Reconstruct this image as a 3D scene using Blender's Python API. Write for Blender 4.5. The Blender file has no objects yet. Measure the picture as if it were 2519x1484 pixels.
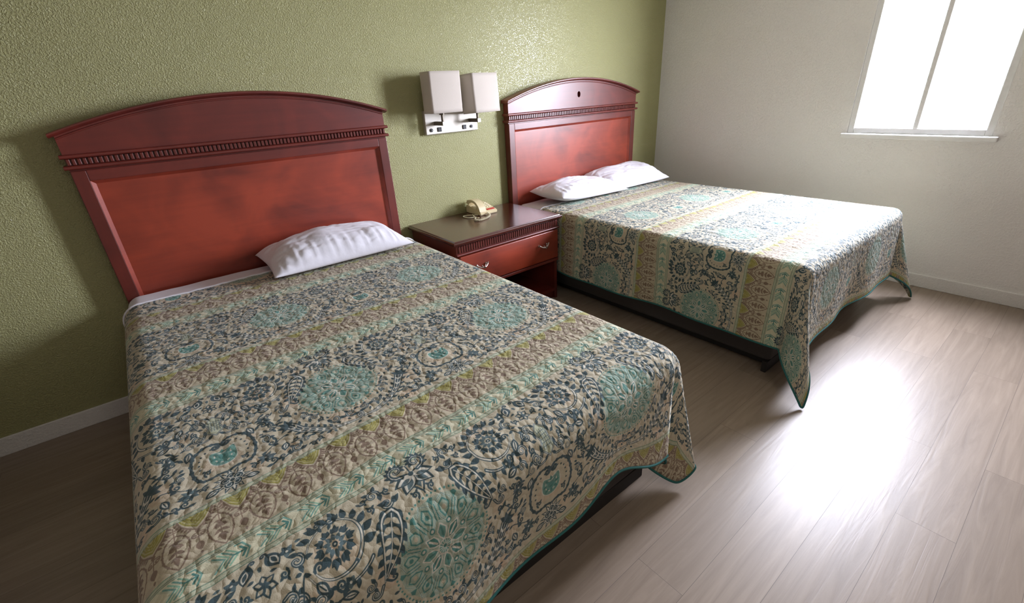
import bpy, bmesh, math, random
import numpy as np
from mathutils import Vector, Matrix, noise

random.seed(7)
SC = bpy.context.scene
COL = SC.collection
PI = math.pi

# ------------------------------------------------------------------ helpers
def lin(c):
    f = lambda v: v / 12.92 if v <= .04045 else ((v + .055) / 1.055) ** 2.4
    return tuple(f(v / 255) for v in c[:3]) + (1.0,)

def new_obj(name, mesh, m=None, parent=None):
    o = bpy.data.objects.new(name, mesh)
    COL.objects.link(o)
    if m: mesh.materials.append(m)
    if parent: o.parent = parent
    return o

def from_bm(name, bm, m=None, parent=None, smooth=None, at=None):
    """link a bmesh as one object; smooth = crease angle in degrees, at = where its own origin sits"""
    if at is not None:
        bmesh.ops.translate(bm, vec=-Vector(at), verts=bm.verts)
    bmesh.ops.recalc_face_normals(bm, faces=bm.faces)
    me = bpy.data.meshes.new(name)
    bm.to_mesh(me); bm.free()
    if smooth is not None:
        for p in me.polygons: p.use_smooth = True
        if smooth < 180:
            me.set_sharp_from_angle(angle=math.radians(smooth))
    o = new_obj(name, me, m, parent)
    if at is not None: o.location = at
    return o

def thing(name, label, cat, loc=(0, 0, 0), group=None):
    o = bpy.data.objects.new(name, None); COL.objects.link(o)
    o.empty_display_size = .1
    o.location = loc; o['label'] = label; o['category'] = cat
    if group: o['group'] = group
    return o

def tag(o, label, cat, group=None):
    o['label'] = label; o['category'] = cat
    if group: o['group'] = group
    return o

def box(bm, lo, hi, bevel=0, seg=2):
    r = bmesh.ops.create_cube(bm, size=1)
    vs = r['verts']
    c = [(a + b) / 2 for a, b in zip(lo, hi)]; s = [b - a for a, b in zip(lo, hi)]
    for v in vs: v.co = Vector((c[0] + v.co.x * s[0], c[1] + v.co.y * s[1], c[2] + v.co.z * s[2]))
    if bevel:
        es = list({e for v in vs for e in v.link_edges})
        bmesh.ops.bevel(bm, geom=es, offset=bevel, segments=seg, affect='EDGES', profile=.5)

def prism(bm, pts, axis, a, b):
    """closed outline pts (2-D) extruded along axis from a to b"""
    def put(p, t):
        return {'x': (t, p[0], p[1]), 'y': (p[0], t, p[1]), 'z': (p[0], p[1], t)}[axis]
    A = [bm.verts.new(put(p, a)) for p in pts]; B = [bm.verts.new(put(p, b)) for p in pts]
    n = len(pts)
    bm.faces.new(A); bm.faces.new(B[::-1])
    for i in range(n): bm.faces.new((A[i], B[i], B[(i + 1) % n], A[(i + 1) % n]))

def tube(bm, path, r, n=10, caps=True):
    path = [Vector(p) for p in path]
    rings = []
    up = Vector((0, 0, 1))
    t0 = (path[1] - path[0]).normalized()
    nrm = t0.cross(up) if abs(t0.dot(up)) < .95 else t0.cross(Vector((1, 0, 0)))
    nrm.normalize()
    for i, p in enumerate(path):
        t = (path[min(i + 1, len(path) - 1)] - path[max(i - 1, 0)]).normalized()
        nrm = (nrm - t * nrm.dot(t)).normalized()
        b = t.cross(nrm)
        rr = r[i] if isinstance(r, (list, tuple)) else r
        rings.append([bm.verts.new(p + (nrm * math.cos(2 * PI * k / n) + b * math.sin(2 * PI * k / n)) * rr) for k in range(n)])
    for a, b in zip(rings, rings[1:]):
        for k in range(n): bm.faces.new((a[k], a[(k + 1) % n], b[(k + 1) % n], b[k]))
    if caps:
        bm.faces.new(rings[0][::-1]); bm.faces.new(rings[-1])

def disc(bm, c, r, axis_dir, depth, n=24):
    d = Vector(axis_dir).normalized() * depth
    tube(bm, [Vector(c), Vector(c) + d], r, n)

def spline(pts, n):
    """Catmull-Rom through pts, n samples per span"""
    P = [Vector(p) for p in pts]; out = []
    for i in range(len(P) - 1):
        p0, p1, p2, p3 = P[max(i - 1, 0)], P[i], P[i + 1], P[min(i + 2, len(P) - 1)]
        for k in range(n):
            t = k / n
            out.append(.5 * ((2 * p1) + (p2 - p0) * t + (2 * p0 - 5 * p1 + 4 * p2 - p3) * t * t + (3 * p1 - p0 - 3 * p2 + p3) * t ** 3))
    out.append(P[-1]); return out

# ------------------------------------------------------------------ materials
def mat(name):
    m = bpy.data.materials.new(name); m.use_nodes = True
    nt = m.node_tree
    return m, nt, nt.nodes['Principled BSDF']

def N(nt, t, **kw):
    n = nt.nodes.new(t)
    for k, v in kw.items():
        if k in n.inputs: n.inputs[k].default_value = v
        else: setattr(n, k, v)
    return n

def plain(name, rgb, rough=.5, metal=0, noise_amt=.06, nscale=40, bump=0, bscale=200, coat=0, spec=.5, sheen=0):
    m, nt, p = mat(name)
    L = nt.links
    tc = N(nt, 'ShaderNodeTexCoord')
    nz = N(nt, 'ShaderNodeTexNoise', Scale=nscale, Detail=3.0)
    L.new(tc.outputs['Object'], nz.inputs['Vector'])
    mx = N(nt, 'ShaderNodeMix', data_type='RGBA')
    c = lin(rgb)
    mx.inputs['A'].default_value = tuple(v * (1 - noise_amt) for v in c[:3]) + (1,)
    mx.inputs['B'].default_value = tuple(min(1, v * (1 + noise_amt)) for v in c[:3]) + (1,)
    L.new(nz.outputs['Fac'], mx.inputs['Factor'])
    L.new(mx.outputs['Result'], p.inputs['Base Color'])
    p.inputs['Roughness'].default_value = rough; p.inputs['Metallic'].default_value = metal
    p.inputs['Specular IOR Level'].default_value = spec
    p.inputs['Coat Weight'].default_value = coat
    p.inputs['Coat Roughness'].default_value = .15
    p.inputs['Sheen Weight'].default_value = sheen
    if bump:
        b2 = N(nt, 'ShaderNodeTexNoise', Scale=bscale, Detail=2.0)
        L.new(tc.outputs['Object'], b2.inputs['Vector'])
        bp = N(nt, 'ShaderNodeBump', Strength=1.0, Distance=bump)
        L.new(b2.outputs['Fac'], bp.inputs['Height']); L.new(bp.outputs['Normal'], p.inputs['Normal'])
    return m

def wall_paint(name, rgb, rough, dist, scale):
    """rolled knock-down plaster under eggshell paint"""
    m, nt, p = mat(name); L = nt.links
    tc = N(nt, 'ShaderNodeTexCoord')
    n1 = N(nt, 'ShaderNodeTexNoise', Scale=scale, Detail=2.5, Roughness=.55, Distortion=.6)
    L.new(tc.outputs['Object'], n1.inputs['Vector'])
    r1 = N(nt, 'ShaderNodeValToRGB')
    r1.color_ramp.elements[0].position = .42; r1.color_ramp.elements[1].position = .66
    L.new(n1.outputs['Fac'], r1.inputs['Fac'])
    bp = N(nt, 'ShaderNodeBump', Strength=1.0, Distance=dist)
    L.new(r1.outputs['Color'], bp.inputs['Height']); L.new(bp.outputs['Normal'], p.inputs['Normal'])
    n2 = N(nt, 'ShaderNodeTexNoise', Scale=2.2, Detail=4.0)
    L.new(tc.outputs['Object'], n2.inputs['Vector'])
    mx = N(nt, 'ShaderNodeMix', data_type='RGBA'); c = lin(rgb)
    mx.inputs['A'].default_value = tuple(v * .95 for v in c[:3]) + (1,)
    mx.inputs['B'].default_value = tuple(v * 1.05 for v in c[:3]) + (1,)
    L.new(n2.outputs['Fac'], mx.inputs['Factor']); L.new(mx.outputs['Result'], p.inputs['Base Color'])
    p.inputs['Roughness'].default_value = rough
    p.inputs['Specular IOR Level'].default_value = .6
    return m

def wood(name, dark, light, rough=.3, along='x', coat=.6, figure=1.0):
    """cherry-stained, lacquered veneer: fine grain along one axis and a blotchy figure"""
    m, nt, p = mat(name); L = nt.links
    tc = N(nt, 'ShaderNodeTexCoord')
    mp = N(nt, 'ShaderNodeMapping')
    mp.inputs['Scale'].default_value = {'x': (3, 40, 40), 'y': (40, 3, 40), 'z': (40, 40, 3)}[along]
    L.new(tc.outputs['Object'], mp.inputs['Vector'])
    g = N(nt, 'ShaderNodeTexNoise', Scale=1.0, Detail=6.0, Roughness=.6)
    L.new(mp.outputs['Vector'], g.inputs['Vector'])
    f = N(nt, 'ShaderNodeTexNoise', Scale=3.1 , Detail=3.0, Roughness=.5, Distortion=.8)
    L.new(tc.outputs['Object'], f.inputs['Vector'])
    ma = N(nt, 'ShaderNodeMath', operation='MULTIPLY'); ma.inputs[1].default_value = .35
    L.new(g.outputs['Fac'], ma.inputs[0])
    mb = N(nt, 'ShaderNodeMath', operation='MULTIPLY_ADD'); mb.inputs[1].default_value = figure
    L.new(f.outputs['Fac'], mb.inputs[0]); L.new(ma.outputs[0], mb.inputs[2])
    mr = N(nt, 'ShaderNodeMapRange'); mr.inputs['From Min'].default_value = .38; mr.inputs['From Max'].default_value = .95
    L.new(mb.outputs[0], mr.inputs['Value'])
    mx = N(nt, 'ShaderNodeMix', data_type='RGBA')
    mx.inputs['A'].default_value = lin(dark); mx.inputs['B'].default_value = lin(light)
    L.new(mr.outputs['Result'], mx.inputs['Factor']); L.new(mx.outputs['Result'], p.inputs['Base Color'])
    p.inputs['Roughness'].default_value = rough
    p.inputs['Coat Weight'].default_value = coat; p.inputs['Coat Roughness'].default_value = .34 if rough > .3 else .2
    bp = N(nt, 'ShaderNodeBump', Strength=.25, Distance=.0006)
    L.new(g.outputs['Fac'], bp.inputs['Height']); L.new(bp.outputs['Normal'], p.inputs['Normal'])
    return m

def plank_floor():
    m, nt, p = mat('grey vinyl planks'); L = nt.links
    tc = N(nt, 'ShaderNodeTexCoord')
    br = N(nt, 'ShaderNodeTexBrick', Scale=1.0)
    br.offset = .37; br.inputs['Brick Width'].default_value = 1.22; br.inputs['Row Height'].default_value = .152
    br.inputs['Mortar Size'].default_value = .0007; br.inputs['Mortar Smooth'].default_value = .4
    br.inputs['Color1'].default_value = (.0, .0, .0, 1); br.inputs['Color2'].default_value = (1, 1, 1, 1)
    br.inputs['Mortar'].default_value = (.5, .5, .5, 1)
    L.new(tc.outputs['Object'], br.inputs['Vector'])
    mp = N(nt, 'ShaderNodeMapping'); mp.inputs['Scale'].default_value = (2.2, 30, 1)
    L.new(tc.outputs['Object'], mp.inputs['Vector'])
    add = N(nt, 'ShaderNodeVectorMath', operation='ADD')
    sc = N(nt, 'ShaderNodeVectorMath', operation='SCALE'); sc.inputs['Scale'].default_value = 9.0
    L.new(br.outputs['Color'], sc.inputs[0]); L.new(mp.outputs['Vector'], add.inputs[0]); L.new(sc.outputs[0], add.inputs[1])
    g = N(nt, 'ShaderNodeTexNoise', Scale=1.0, Detail=7.0, Roughness=.62, Distortion=1.2)
    L.new(add.outputs[0], g.inputs['Vector'])
    rp = N(nt, 'ShaderNodeValToRGB')
    e = rp.color_ramp.elements
    e[0].position = .25; e[0].color = lin((126, 111, 97)); e[1].position = .75; e[1].color = lin((154, 138, 122))
    L.new(g.outputs['Fac'], rp.inputs['Fac'])
    hs = N(nt, 'ShaderNodeHueSaturation')
    mr = N(nt, 'ShaderNodeMapRange'); mr.inputs['To Min'].default_value = .92; mr.inputs['To Max'].default_value = 1.08
    L.new(br.outputs['Color'], mr.inputs['Value']); L.new(mr.outputs['Result'], hs.inputs['Value'])
    L.new(rp.outputs['Color'], hs.inputs['Color'])
    mx = N(nt, 'ShaderNodeMix', data_type='RGBA'); mx.inputs['B'].default_value = lin((96, 82, 72))
    L.new(br.outputs['Fac'], mx.inputs['Factor']); L.new(hs.outputs['Color'], mx.inputs['A'])
    L.new(mx.outputs['Result'], p.inputs['Base Color'])
    p.inputs['Roughness'].default_value = .38
    bp = N(nt, 'ShaderNodeBump', Strength=.5, Distance=.0012)
    L.new(g.outputs['Fac'], bp.inputs['Height']); L.new(bp.outputs['Normal'], p.inputs['Normal'])
    return m

# ------------------------------------------------------------------ the printed quilt pattern (one repeat, drawn stroke by stroke)
PER = 617.0        # millimetres per repeat, both ways
NPX = 1024
class Print:
    def __init__(self, ground):
        self.s = NPX / PER
        self.img = np.ones((NPX, NPX, 3)) * np.array(ground, float)
        yy, xx = np.mgrid[0:NPX, 0:NPX]
        self.X = (xx + .5) / self.s; self.Y = (yy + .5) / self.s
    def put(self, pts, margin, fn, col, alpha=1.0):
        pts = np.array(pts, float)
        for dx in (-PER, 0, PER):
            for dy in (-PER, 0, PER):
                q = pts + (dx, dy)
                x0, y0 = q.min(0) - margin; x1, y1 = q.max(0) + margin
                i0, i1 = max(0, int(x0 * self.s)), min(NPX, int(x1 * self.s) + 2)
                j0, j1 = max(0, int(y0 * self.s)), min(NPX, int(y1 * self.s) + 2)
                if i0 >= i1 or j0 >= j1: continue
                sl = (slice(j0, j1), slice(i0, i1))
                m = (fn(self.X[sl], self.Y[sl], q) * alpha)[..., None]
                self.img[sl] = self.img[sl] * (1 - m) + np.array(col, float) * m
    @staticmethod
    def segd(X, Y, a, b):
        d = b - a; L2 = max(d @ d, 1e-9)
        t = np.clip(((X - a[0]) * d[0] + (Y - a[1]) * d[1]) / L2, 0, 1)
        return np.hypot(X - a[0] - t * d[0], Y - a[1] - t * d[1]), t
    def stroke(self, pts, w0, col, w1=None, mir=False, alpha=1.0):
        w1 = w0 if w1 is None else w1
        n = len(pts)
        def fn(X, Y, q):
            best = np.full(X.shape, 1e9)
            for i in range(n - 1):
                d, t = self.segd(X, Y, q[i], q[i + 1])
                w = (w0 + (w1 - w0) * (i + t) / (n - 1)) / 2
                best = np.minimum(best, d - w)
            return np.clip(.5 - best * self.s, 0, 1)
        self.put(pts, max(w0, w1) + 1, fn, col, alpha)
        if mir: self.put([(-x, y) for x, y in pts], max(w0, w1) + 1, fn, col, alpha)
    def poly(self, pts, col, mir=False, alpha=1.0):
        n = len(pts)
        def fn(X, Y, q):
            ins = np.zeros(X.shape, bool); best = np.full(X.shape, 1e9)
            for i in range(n):
                a, b = q[i], q[(i + 1) % n]
                d, _ = self.segd(X, Y, a, b); best = np.minimum(best, d)
                if a[1] != b[1]:
                    c = (a[1] > Y) != (b[1] > Y)
                    ins ^= c & (X < (b[0] - a[0]) * (Y - a[1]) / (b[1] - a[1]) + a[0])
            return np.clip(.5 + np.where(ins, best, -best) * self.s, 0, 1)
        self.put(pts, 1, fn, col, alpha)
        if mir: self.put([(-x, y) for x, y in pts], 1, fn, col, alpha)
    def disc(self, c, r, col, mir=False, alpha=1.0):
        def fn(X, Y, q): return np.clip(.5 + (r - np.hypot(X - q[0][0], Y - q[0][1])) * self.s, 0, 1)
        self.put([c], r + 1, fn, col, alpha)
        if mir: self.put([(-c[0], c[1])], r + 1, fn, col, alpha)

def arc(c, r, a0, a1, n=16):
    return [(c[0] + r * math.cos(math.radians(a0 + (a1 - a0) * i / n)), c[1] + r * math.sin(math.radians(a0 + (a1 - a0) * i / n))) for i in range(n + 1)]
def leafpts(x, y, ang, L, w, sharp=.75, n=9):
    ca, sa = math.cos(math.radians(ang)), math.sin(math.radians(ang))
    up = [(L * i / n, w / 2 * math.sin(PI * (i / n) ** sharp)) for i in range(n + 1)]
    pts = up + [(a, -b) for a, b in up[-2:0:-1]]
    return [(x + a * ca - b * sa, y + a * sa + b * ca) for a, b in pts]
def curl(x, y, ang, r, hand=1, turns=1.35, stem=0.0, n=30):
    """a scroll that leaves (x,y) in direction ang and winds in"""
    ca, sa = math.cos(math.radians(ang)), math.sin(math.radians(ang))
    pts = [(x, y)] if stem else []
    x2, y2 = x + ca * stem, y + sa * stem
    cx_, cy_ = x2 - sa * r * hand, y2 + ca * r * hand
    a0 = math.atan2(y2 - cy_, x2 - cx_)
    for i in range(n + 1):
        t = i / n
        rr = r * (1 - .82 * t ** .8)
        a = a0 + hand * turns * 2 * PI * t
        pts.append((cx_ + rr * math.cos(a), cy_ + rr * math.sin(a)))
    return pts
def bez(p0, p1, p2, p3, n=14):
    out = []
    for i in range(n + 1):
        t = i / n; u = 1 - t
        out.append(tuple(u ** 3 * a + 3 * u * u * t * b + 3 * u * t * t * c + t ** 3 * d for a, b, c, d in zip(p0, p1, p2, p3)))
    return out

GROUND = (184, 175, 152); PALE = (200, 195, 180); NAVY = (58, 76, 80); NAVY2 = (82, 100, 102)
TEAL = (104, 145, 133); TEAL2 = (76, 124, 116); SAGE = (172, 175, 150); GREENLN = (100, 128, 108)
BROWN = (126, 107, 90); YELL = (146, 140, 70); TAN = (180, 169, 144); PINK = (196, 168, 144)

def draw_print():
    P = Print(GROUND)
    rnd = random.Random(3)
    # --- damask band between line a and line b
    P.poly([(-5, 0), (PER + 5, 0), (PER + 5, 135), (-5, 135)], TAN)
    def lines(y, gap, w=1.8, fill=SAGE):
        P.poly([(-5, y), (PER + 5, y), (PER + 5, y + gap), (-5, y + gap)], fill)
        P.stroke([(-5, y), (PER + 5, y)], w, GREENLN); P.stroke([(-5, y + gap), (PER + 5, y + gap)], w, GREENLN)
    lines(0, 11)
    p8 = PER / 8
    for k in range(8):
        c = p8 * k
        # yellow fan hanging from line a
        fan = [(c - 25, 13), (c + 25, 13), (c + 16, 31), (c, 47), (c - 16, 31)]
        P.poly(fan, (170, 163, 118))
        for s in (1.0, .74, .5, .27):
            q = [(c + (x - c) * s, 13 + (y - 13) * s) for x, y in fan]
            P.stroke([q[0], q[4], q[3], q[2], q[1]], 3.2, YELL)
        for x in (-14, -5, 5, 14): P.stroke([(c + x, 14), (c + x * .4, 34)], 1.6, YELL)
        # serrated brown garland around the fan
        for sgn in (-1, 1):
            g = bez((c + sgn * 30, 12), (c + sgn * 27, 30), (c + sgn * 16, 44), (c, 58))
            P.stroke(g, 4.0, BROWN)
            for i in range(1, 13, 2):
                x, y = g[i]
                P.poly(leafpts(x, y, 90 - sgn * 48, 11, 6), BROWN)
        P.disc((c, 61), 4.5, BROWN)
        P.stroke([(c, 58), (c, 92)], 2.0, BROWN)
        for sgn in (-1, 1):
            P.stroke(curl(c, 78, 90 - sgn * 60, 6, -sgn, 1.1, 4), 2.4, BROWN, 1.6)
            P.stroke(curl(c, 66, 90 - sgn * 75, 6.5, sgn, 1.2, 9), 2.4, BROWN, 1.6)
        P.poly(leafpts(c, 92, 90, 24, 15, .8), BROWN); P.poly(leafpts(c, 118, 90, 10, 5), BROWN)
        # palmette spade between two fans
        d = c + p8 / 2
        P.stroke([(d, 22), (d, 46)], 2.2, BROWN)
        for sgn in (-1, 1):
            P.stroke(curl(d, 34, 90 - sgn * 70, 5.5, -sgn, 1.2, 3), 2.2, BROWN, 1.4)
            rim = bez((d, 44), (d + sgn * 20, 50), (d + sgn * 40, 92), (d, 132))
            P.stroke(rim, 3.0, BROWN)
            for i in range(2, 14, 2):
                x, y = rim[i]; P.disc((x, y), 2.6, BROWN)
            P.stroke(curl(d, 74, 90 - sgn * 100, 7, sgn, 1.25, 4), 2.6, BROWN, 1.8)
        P.stroke([(d, 48), (d, 116)], 2.2, BROWN)
        for i, (y, L, w) in enumerate([(62, 13, 6), (76, 16, 7), (90, 17, 7), (101, 13, 6)]):
            for sgn in (-1, 1):
                P.poly(leafpts(d, y, 90 - sgn * (72 - i * 8), L, w), BROWN)
        P.poly(leafpts(d, 100, 90, 24, 10), BROWN); P.disc((d, 68), 4.5, BROWN)
    # --- chevron band
    lines(135, 8); P.stroke([(-5, 147), (PER + 5, 147)], 1.8, GREENLN)
    P.poly([(-5, 148), (PER + 5, 148), (PER + 5, 194), (-5, 194)], (196, 192, 164))
    for k in range(8):
        c = p8 * k
        for j, (r, col) in enumerate([(0, SAGE), (8, TEAL), (16, (128, 164, 140)), (24, TEAL), (32, (128, 164, 140))]):
            x = c + 4 + r
            P.stroke([(x - 18 + 18, 150 + r * .5), (x + 20 - r * .2, 171), (x, 192 - r * .5)] if r < 16 else [(x, 152), (x + 17, 171), (x, 190)], 3.4, col)
        P.stroke([(c + 50, 152), (c + 62, 152), (c + 72, 171), (c + 62, 190)], 3.6, TEAL)
        P.stroke([(c + 46, 171), (c + 64, 171)], 3.4, TEAL2); P.stroke([(c + 58, 160), (c + 66, 171), (c + 58, 182)], 4.2, TEAL2)
    lines(196, 11)
    # --- floral field 208..617, mirrored about x = 0 (medallion) and x = 308.5 (palmette)
    HX = PER / 2
    def S(*a, **k): P.stroke(*a, mir=True, **k)
    def F(*a, **k): P.poly(*a, mir=True, **k)
    for _ in range(26):      # faint blush in the ground cloth
        P.disc((rnd.uniform(0, PER), rnd.uniform(225, 600)), rnd.uniform(12, 30), PINK, alpha=.35)
    # medallion
    M = (0.0, 418.0); R = 113
    P.disc(M, R, (176, 172, 150)); P.disc(M, R - 10, (152, 164, 146))
    for i in range(72):
        a = 2 * PI * i / 72; P.disc((M[0] + (R - 2) * math.cos(a), M[1] + (R - 2) * math.sin(a)), 2.3, TEAL2)
    for i in range(12):
        a = 30 * i + 15; x, y = M[0] + 80 * math.cos(math.radians(a)), M[1] + 80 * math.sin(math.radians(a))
        def pr(r, t): return (M[0] + r * math.cos(math.radians(a + t)), M[1] + r * math.sin(math.radians(a + t)))
        pet = [pr(54, 0), pr(64, -9), pr(80, -13.5), pr(93, -10), pr(99, -3), pr(104, 0), pr(99, 3), pr(93, 10), pr(80, 13.5), pr(64, 9)]
        P.poly(pet, (150, 164, 146)); P.stroke(pet + [pet[0]], 2.6, PALE)
        inner = [pr(62, 0), pr(74, -7), pr(86, -7), pr(94, 0), pr(86, 7), pr(74, 7)]
        P.stroke(inner + [inner[0]], 3.0, TEAL2); P.stroke(pet + [pet[0]], 1.0, TEAL2); P.disc(pr(79, 0), 4.6, GROUND if i % 2 else TEAL2); P.stroke([pr(62, 12), pr(90, 13)], 2.2, TEAL2); P.stroke([pr(62, -12), pr(90, -13)], 2.2, TEAL2)
        P.poly([pr(90, 15), pr(102, 11), pr(105, 15), pr(102, 19)], TEAL2)
    for i in range(8):
        a = 45 * i
        def pr(r, t): return (M[0] + r * math.cos(math.radians(a + t)), M[1] + r * math.sin(math.radians(a + t)))
        pet = [pr(16, 0), pr(28, -17), pr(42, -15), pr(55, 0), pr(42, 15), pr(28, 17)]
        P.poly(pet, TEAL2 if i % 2 else TEAL); P.stroke(pet + [pet[0]], 2.8, PALE)
        P.stroke([pr(24, 0), pr(46, 0)], 4.5, PALE if i % 2 else TEAL2)
        P.disc(pr(53, 22.5), 6.5, TEAL2); P.disc(pr(53, 22.5), 3.4, PALE)
    P.disc(M, 17, PALE); P.disc(M, 14.5, TEAL)
    for i in range(14):
        a = 2 * PI * i / 14; P.stroke([(M[0] + 4 * math.cos(a), M[1] + 4 * math.sin(a)), (M[0] + 14 * math.cos(a), M[1] + 14 * math.sin(a))], 1.7, PALE)
    P.disc(M, 4, TEAL2)
    # lotus above the medallion
    lx, ly = 0, 246
    P.stroke([(0, 214), (0, 300)], 3.0, NAVY)
    for a, L, w in ((90, 50, 26), (52, 48, 24), (18, 42, 20)):
        for sg in (0, 1):
            ang = a if not sg else 180 - a
            P.poly(leafpts(lx, ly - 6, ang, L + 8, w + 9), NAVY); P.poly(leafpts(lx, ly - 4, ang, L, w), PALE if a != 90 else GROUND)
            P.poly(leafpts(lx + 9 * math.cos(math.radians(ang)), ly + 9 * math.sin(math.radians(ang)), ang, L * .62, w * .52), NAVY2)
    P.disc((0, 240), 6, NAVY)
    # big fringed scrolls either side
    for (x, y, a, r, h) in ((20, 236, -20, 21, -1), (58, 268, 60, 13, -1)):
        c_ = curl(x, y, a, r, h, 1.25, 12)
        S(c_, w0=11 if r > 20 else 7, col=NAVY, w1=5); S(c_, w0=2.2, col=PALE, w1=1.4)
        for i in range(2, 20, 2):
            q0, q1 = c_[i], c_[i + 1]; ang = math.degrees(math.atan2(q1[1] - q0[1], q1[0] - q0[0])) + (-h) * 62
            if r > 20: F(leafpts(q0[0], q0[1], ang, 14, 8), col=NAVY)
    # pear leaves
    def pear(x0, y0, x1, y1, w, ribs=5, fringe=True):
        L = math.hypot(x1 - x0, y1 - y0); ang = math.degrees(math.atan2(y1 - y0, x1 - x0)); ca, sa = math.cos(math.radians(ang)), math.sin(math.radians(ang))
        tr = lambda a, b: (x0 + a * ca - b * sa, y0 + a * sa + b * ca)
        if fringe:
            for i in range(6):
                t = .06 + .145 * i; hw = w / 2 * math.sin(PI * t ** .55)
                for sg in (-1, 1):
                    b = tr(L * t, sg * hw * .9); F(leafpts(b[0], b[1], ang + sg * 38, 20, 12), col=NAVY)
        F(leafpts(x0, y0, ang, L, w + 8, .55, 14), col=NAVY); F(leafpts(*tr(L * .025, 0), ang, L * .95, w + 1, .55, 14), col=PALE)
        F(leafpts(*tr(L * .06, 0), ang, L * .86, w - 5, .55, 14), col=NAVY)
        S([tr(L * .1, 0), tr(L * .86, 0)], w0=1.9, col=PALE)
        for i in range(ribs):
            t = .16 + .62 * i / ribs; hw = w / 2 * math.sin(PI * t ** .55)
            for sg in (-1, 1):
                b = tr(L * t, sg * 1.6); F(leafpts(b[0], b[1], ang + sg * 48, hw * 1.02, hw * .55), col=GROUND)
    pear(70, 284, 134, 404, 40)
    c_ = curl(136, 404, 60, 11, -1, 1.3, 16); S(c_, w0=7, col=NAVY, w1=4); S(c_, w0=1.6, col=PALE)
    c_ = curl(128, 396, 130, 8, 1, 1.1, 14); S(c_, w0=5, col=NAVY, w1=3)
    F(leafpts(64, 280, 215, 24, 14), col=NAVY); F(leafpts(70, 276, -30, 26, 14), col=NAVY)
    # long leaves under the medallion, meeting at its foot
    lf = bez((6, 590), (70, 596), (120, 560), (158, 488), 20)
    for off in (0,):
        S(lf, w0=8, col=NAVY, w1=27); S(lf, w0=4, col=PALE, w1=20); S(lf, w0=1, col=NAVY, w1=15); S(lf, w0=1.4, col=PALE, w1=1.8)
        for i in range(4, 20, 2):
            q0, q1 = lf[i], lf[i + 1]; ang = math.degrees(math.atan2(q1[1] - q0[1], q1[0] - q0[0]))
            for sg in (-1, 1):
                F(leafpts(q0[0], q0[1], ang + sg * 34, 7 + i * .45, 5), col=PALE)
                if i > 7: F(leafpts(q0[0] - sg * math.sin(math.radians(ang)) * (5 + i * .4), q0[1] + sg * math.cos(math.radians(ang)) * (5 + i * .4), ang + sg * 40, 15, 8), col=NAVY)
    c_ = curl(4, 588, 200, 10, 1, 1.3, 6); S(c_, w0=6, col=NAVY, w1=4); S(c_, w0=1.6, col=PALE)
    for k_ in range(5): F(leafpts(162, 486, -130 + 42 * k_, 27, 12), col=NAVY)
    # ring flowers
    rc = (188, 284); rr = 50
    for i in range(9):
        a = 150 + 20 * i; x, y = rc[0] + (rr + 3) * math.cos(math.radians(a)), rc[1] + (rr + 3) * math.sin(math.radians(a))
        F(leafpts(x, y, a + 34, 26, 15), col=NAVY)
    S(arc(rc, rr + 1, 118, 352, 26), w0=8, col=NAVY, w1=3); S(arc(rc, rr + 1, 120, 350, 26), w0=4, col=PALE, w1=1.5)
    S(arc(rc, rr + 1, 118, 20, 18), w0=7, col=NAVY, w1=3); S(arc(rc, rr + 1, 116, 24, 18), w0=2.2, col=PALE)
    c_ = curl(rc[0] + 46, rc[1] + 20, -95, 9, -1, 1.2, 3); S(c_, w0=5, col=NAVY, w1=3)
    for i in range(10):
        a = 36 * i; ca, sa = math.cos(math.radians(a)), math.sin(math.radians(a))
        for da, L in ((0, 18), (36, 14), (-36, 14)): F(leafpts(rc[0] + 23 * ca, rc[1] + 23 * sa, a + da, L, 10), col=NAVY)
        F(leafpts(rc[0] + 8 * ca, rc[1] + 8 * sa, a + 18, 16, 9), col=NAVY2)
    P.disc(rc, 5.5, NAVY, mir=True); P.disc(rc, 2, PALE, mir=True)
    # arc below the ring flower with leaflets
    lf = bez((138, 338), (170, 366), (222, 360), (246, 306), 16)
    S(lf, w0=7, col=NAVY, w1=3); S(lf, w0=2, col=PALE)
    for i in (2, 5, 8, 11): F(leafpts(lf[i][0], lf[i][1], 100 - i * 6, 20, 10), col=NAVY)
    # palmette column about x = HX
    def C(dx, y): return (HX + dx, y)
    for dx, a in ((16, 70),):
        x0, y0 = C(dx, 216)
        F(leafpts(x0, y0, a, 40, 26, .95), col=NAVY); F(leafpts(x0 + 5, y0 + 9, a, 25, 14, .95), col=PALE); F(leafpts(x0 + 6, y0 + 12, a, 18, 8, .95), col=NAVY)
        c_ = curl(x0, y0, 250, 6, -1, 1.1, 2); S(c_, w0=4, col=NAVY, w1=3)
    for a in range(0, 360, 60):
        q = C(0, 276); P.poly(leafpts(q[0], q[1], a + 30, 21, 15), NAVY); P.poly(leafpts(q[0] + 5 * math.cos(math.radians(a + 30)), q[1] + 5 * math.sin(math.radians(a + 30)), a + 30, 12, 7), GROUND)
    P.disc(C(0, 276), 4, NAVY)
    # lattice lozenge
    loz = [C(0, 318), C(20, 336), C(13, 356), C(20, 376), C(0, 396), C(-20, 376), C(-13, 356), C(-20, 336)]
    P.poly(loz, SAGE); P.stroke(loz + [loz[0]], 4, NAVY); P.stroke(loz + [loz[0]], 1.3, PALE)
    for i in range(-2, 3):
        P.stroke([C(-13, 356 + i * 8), C(13, 356 + i * 8)], 1.3, NAVY2); P.stroke([C(i * 6, 334), C(i * 6, 378)], 1.3, NAVY2)
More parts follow.
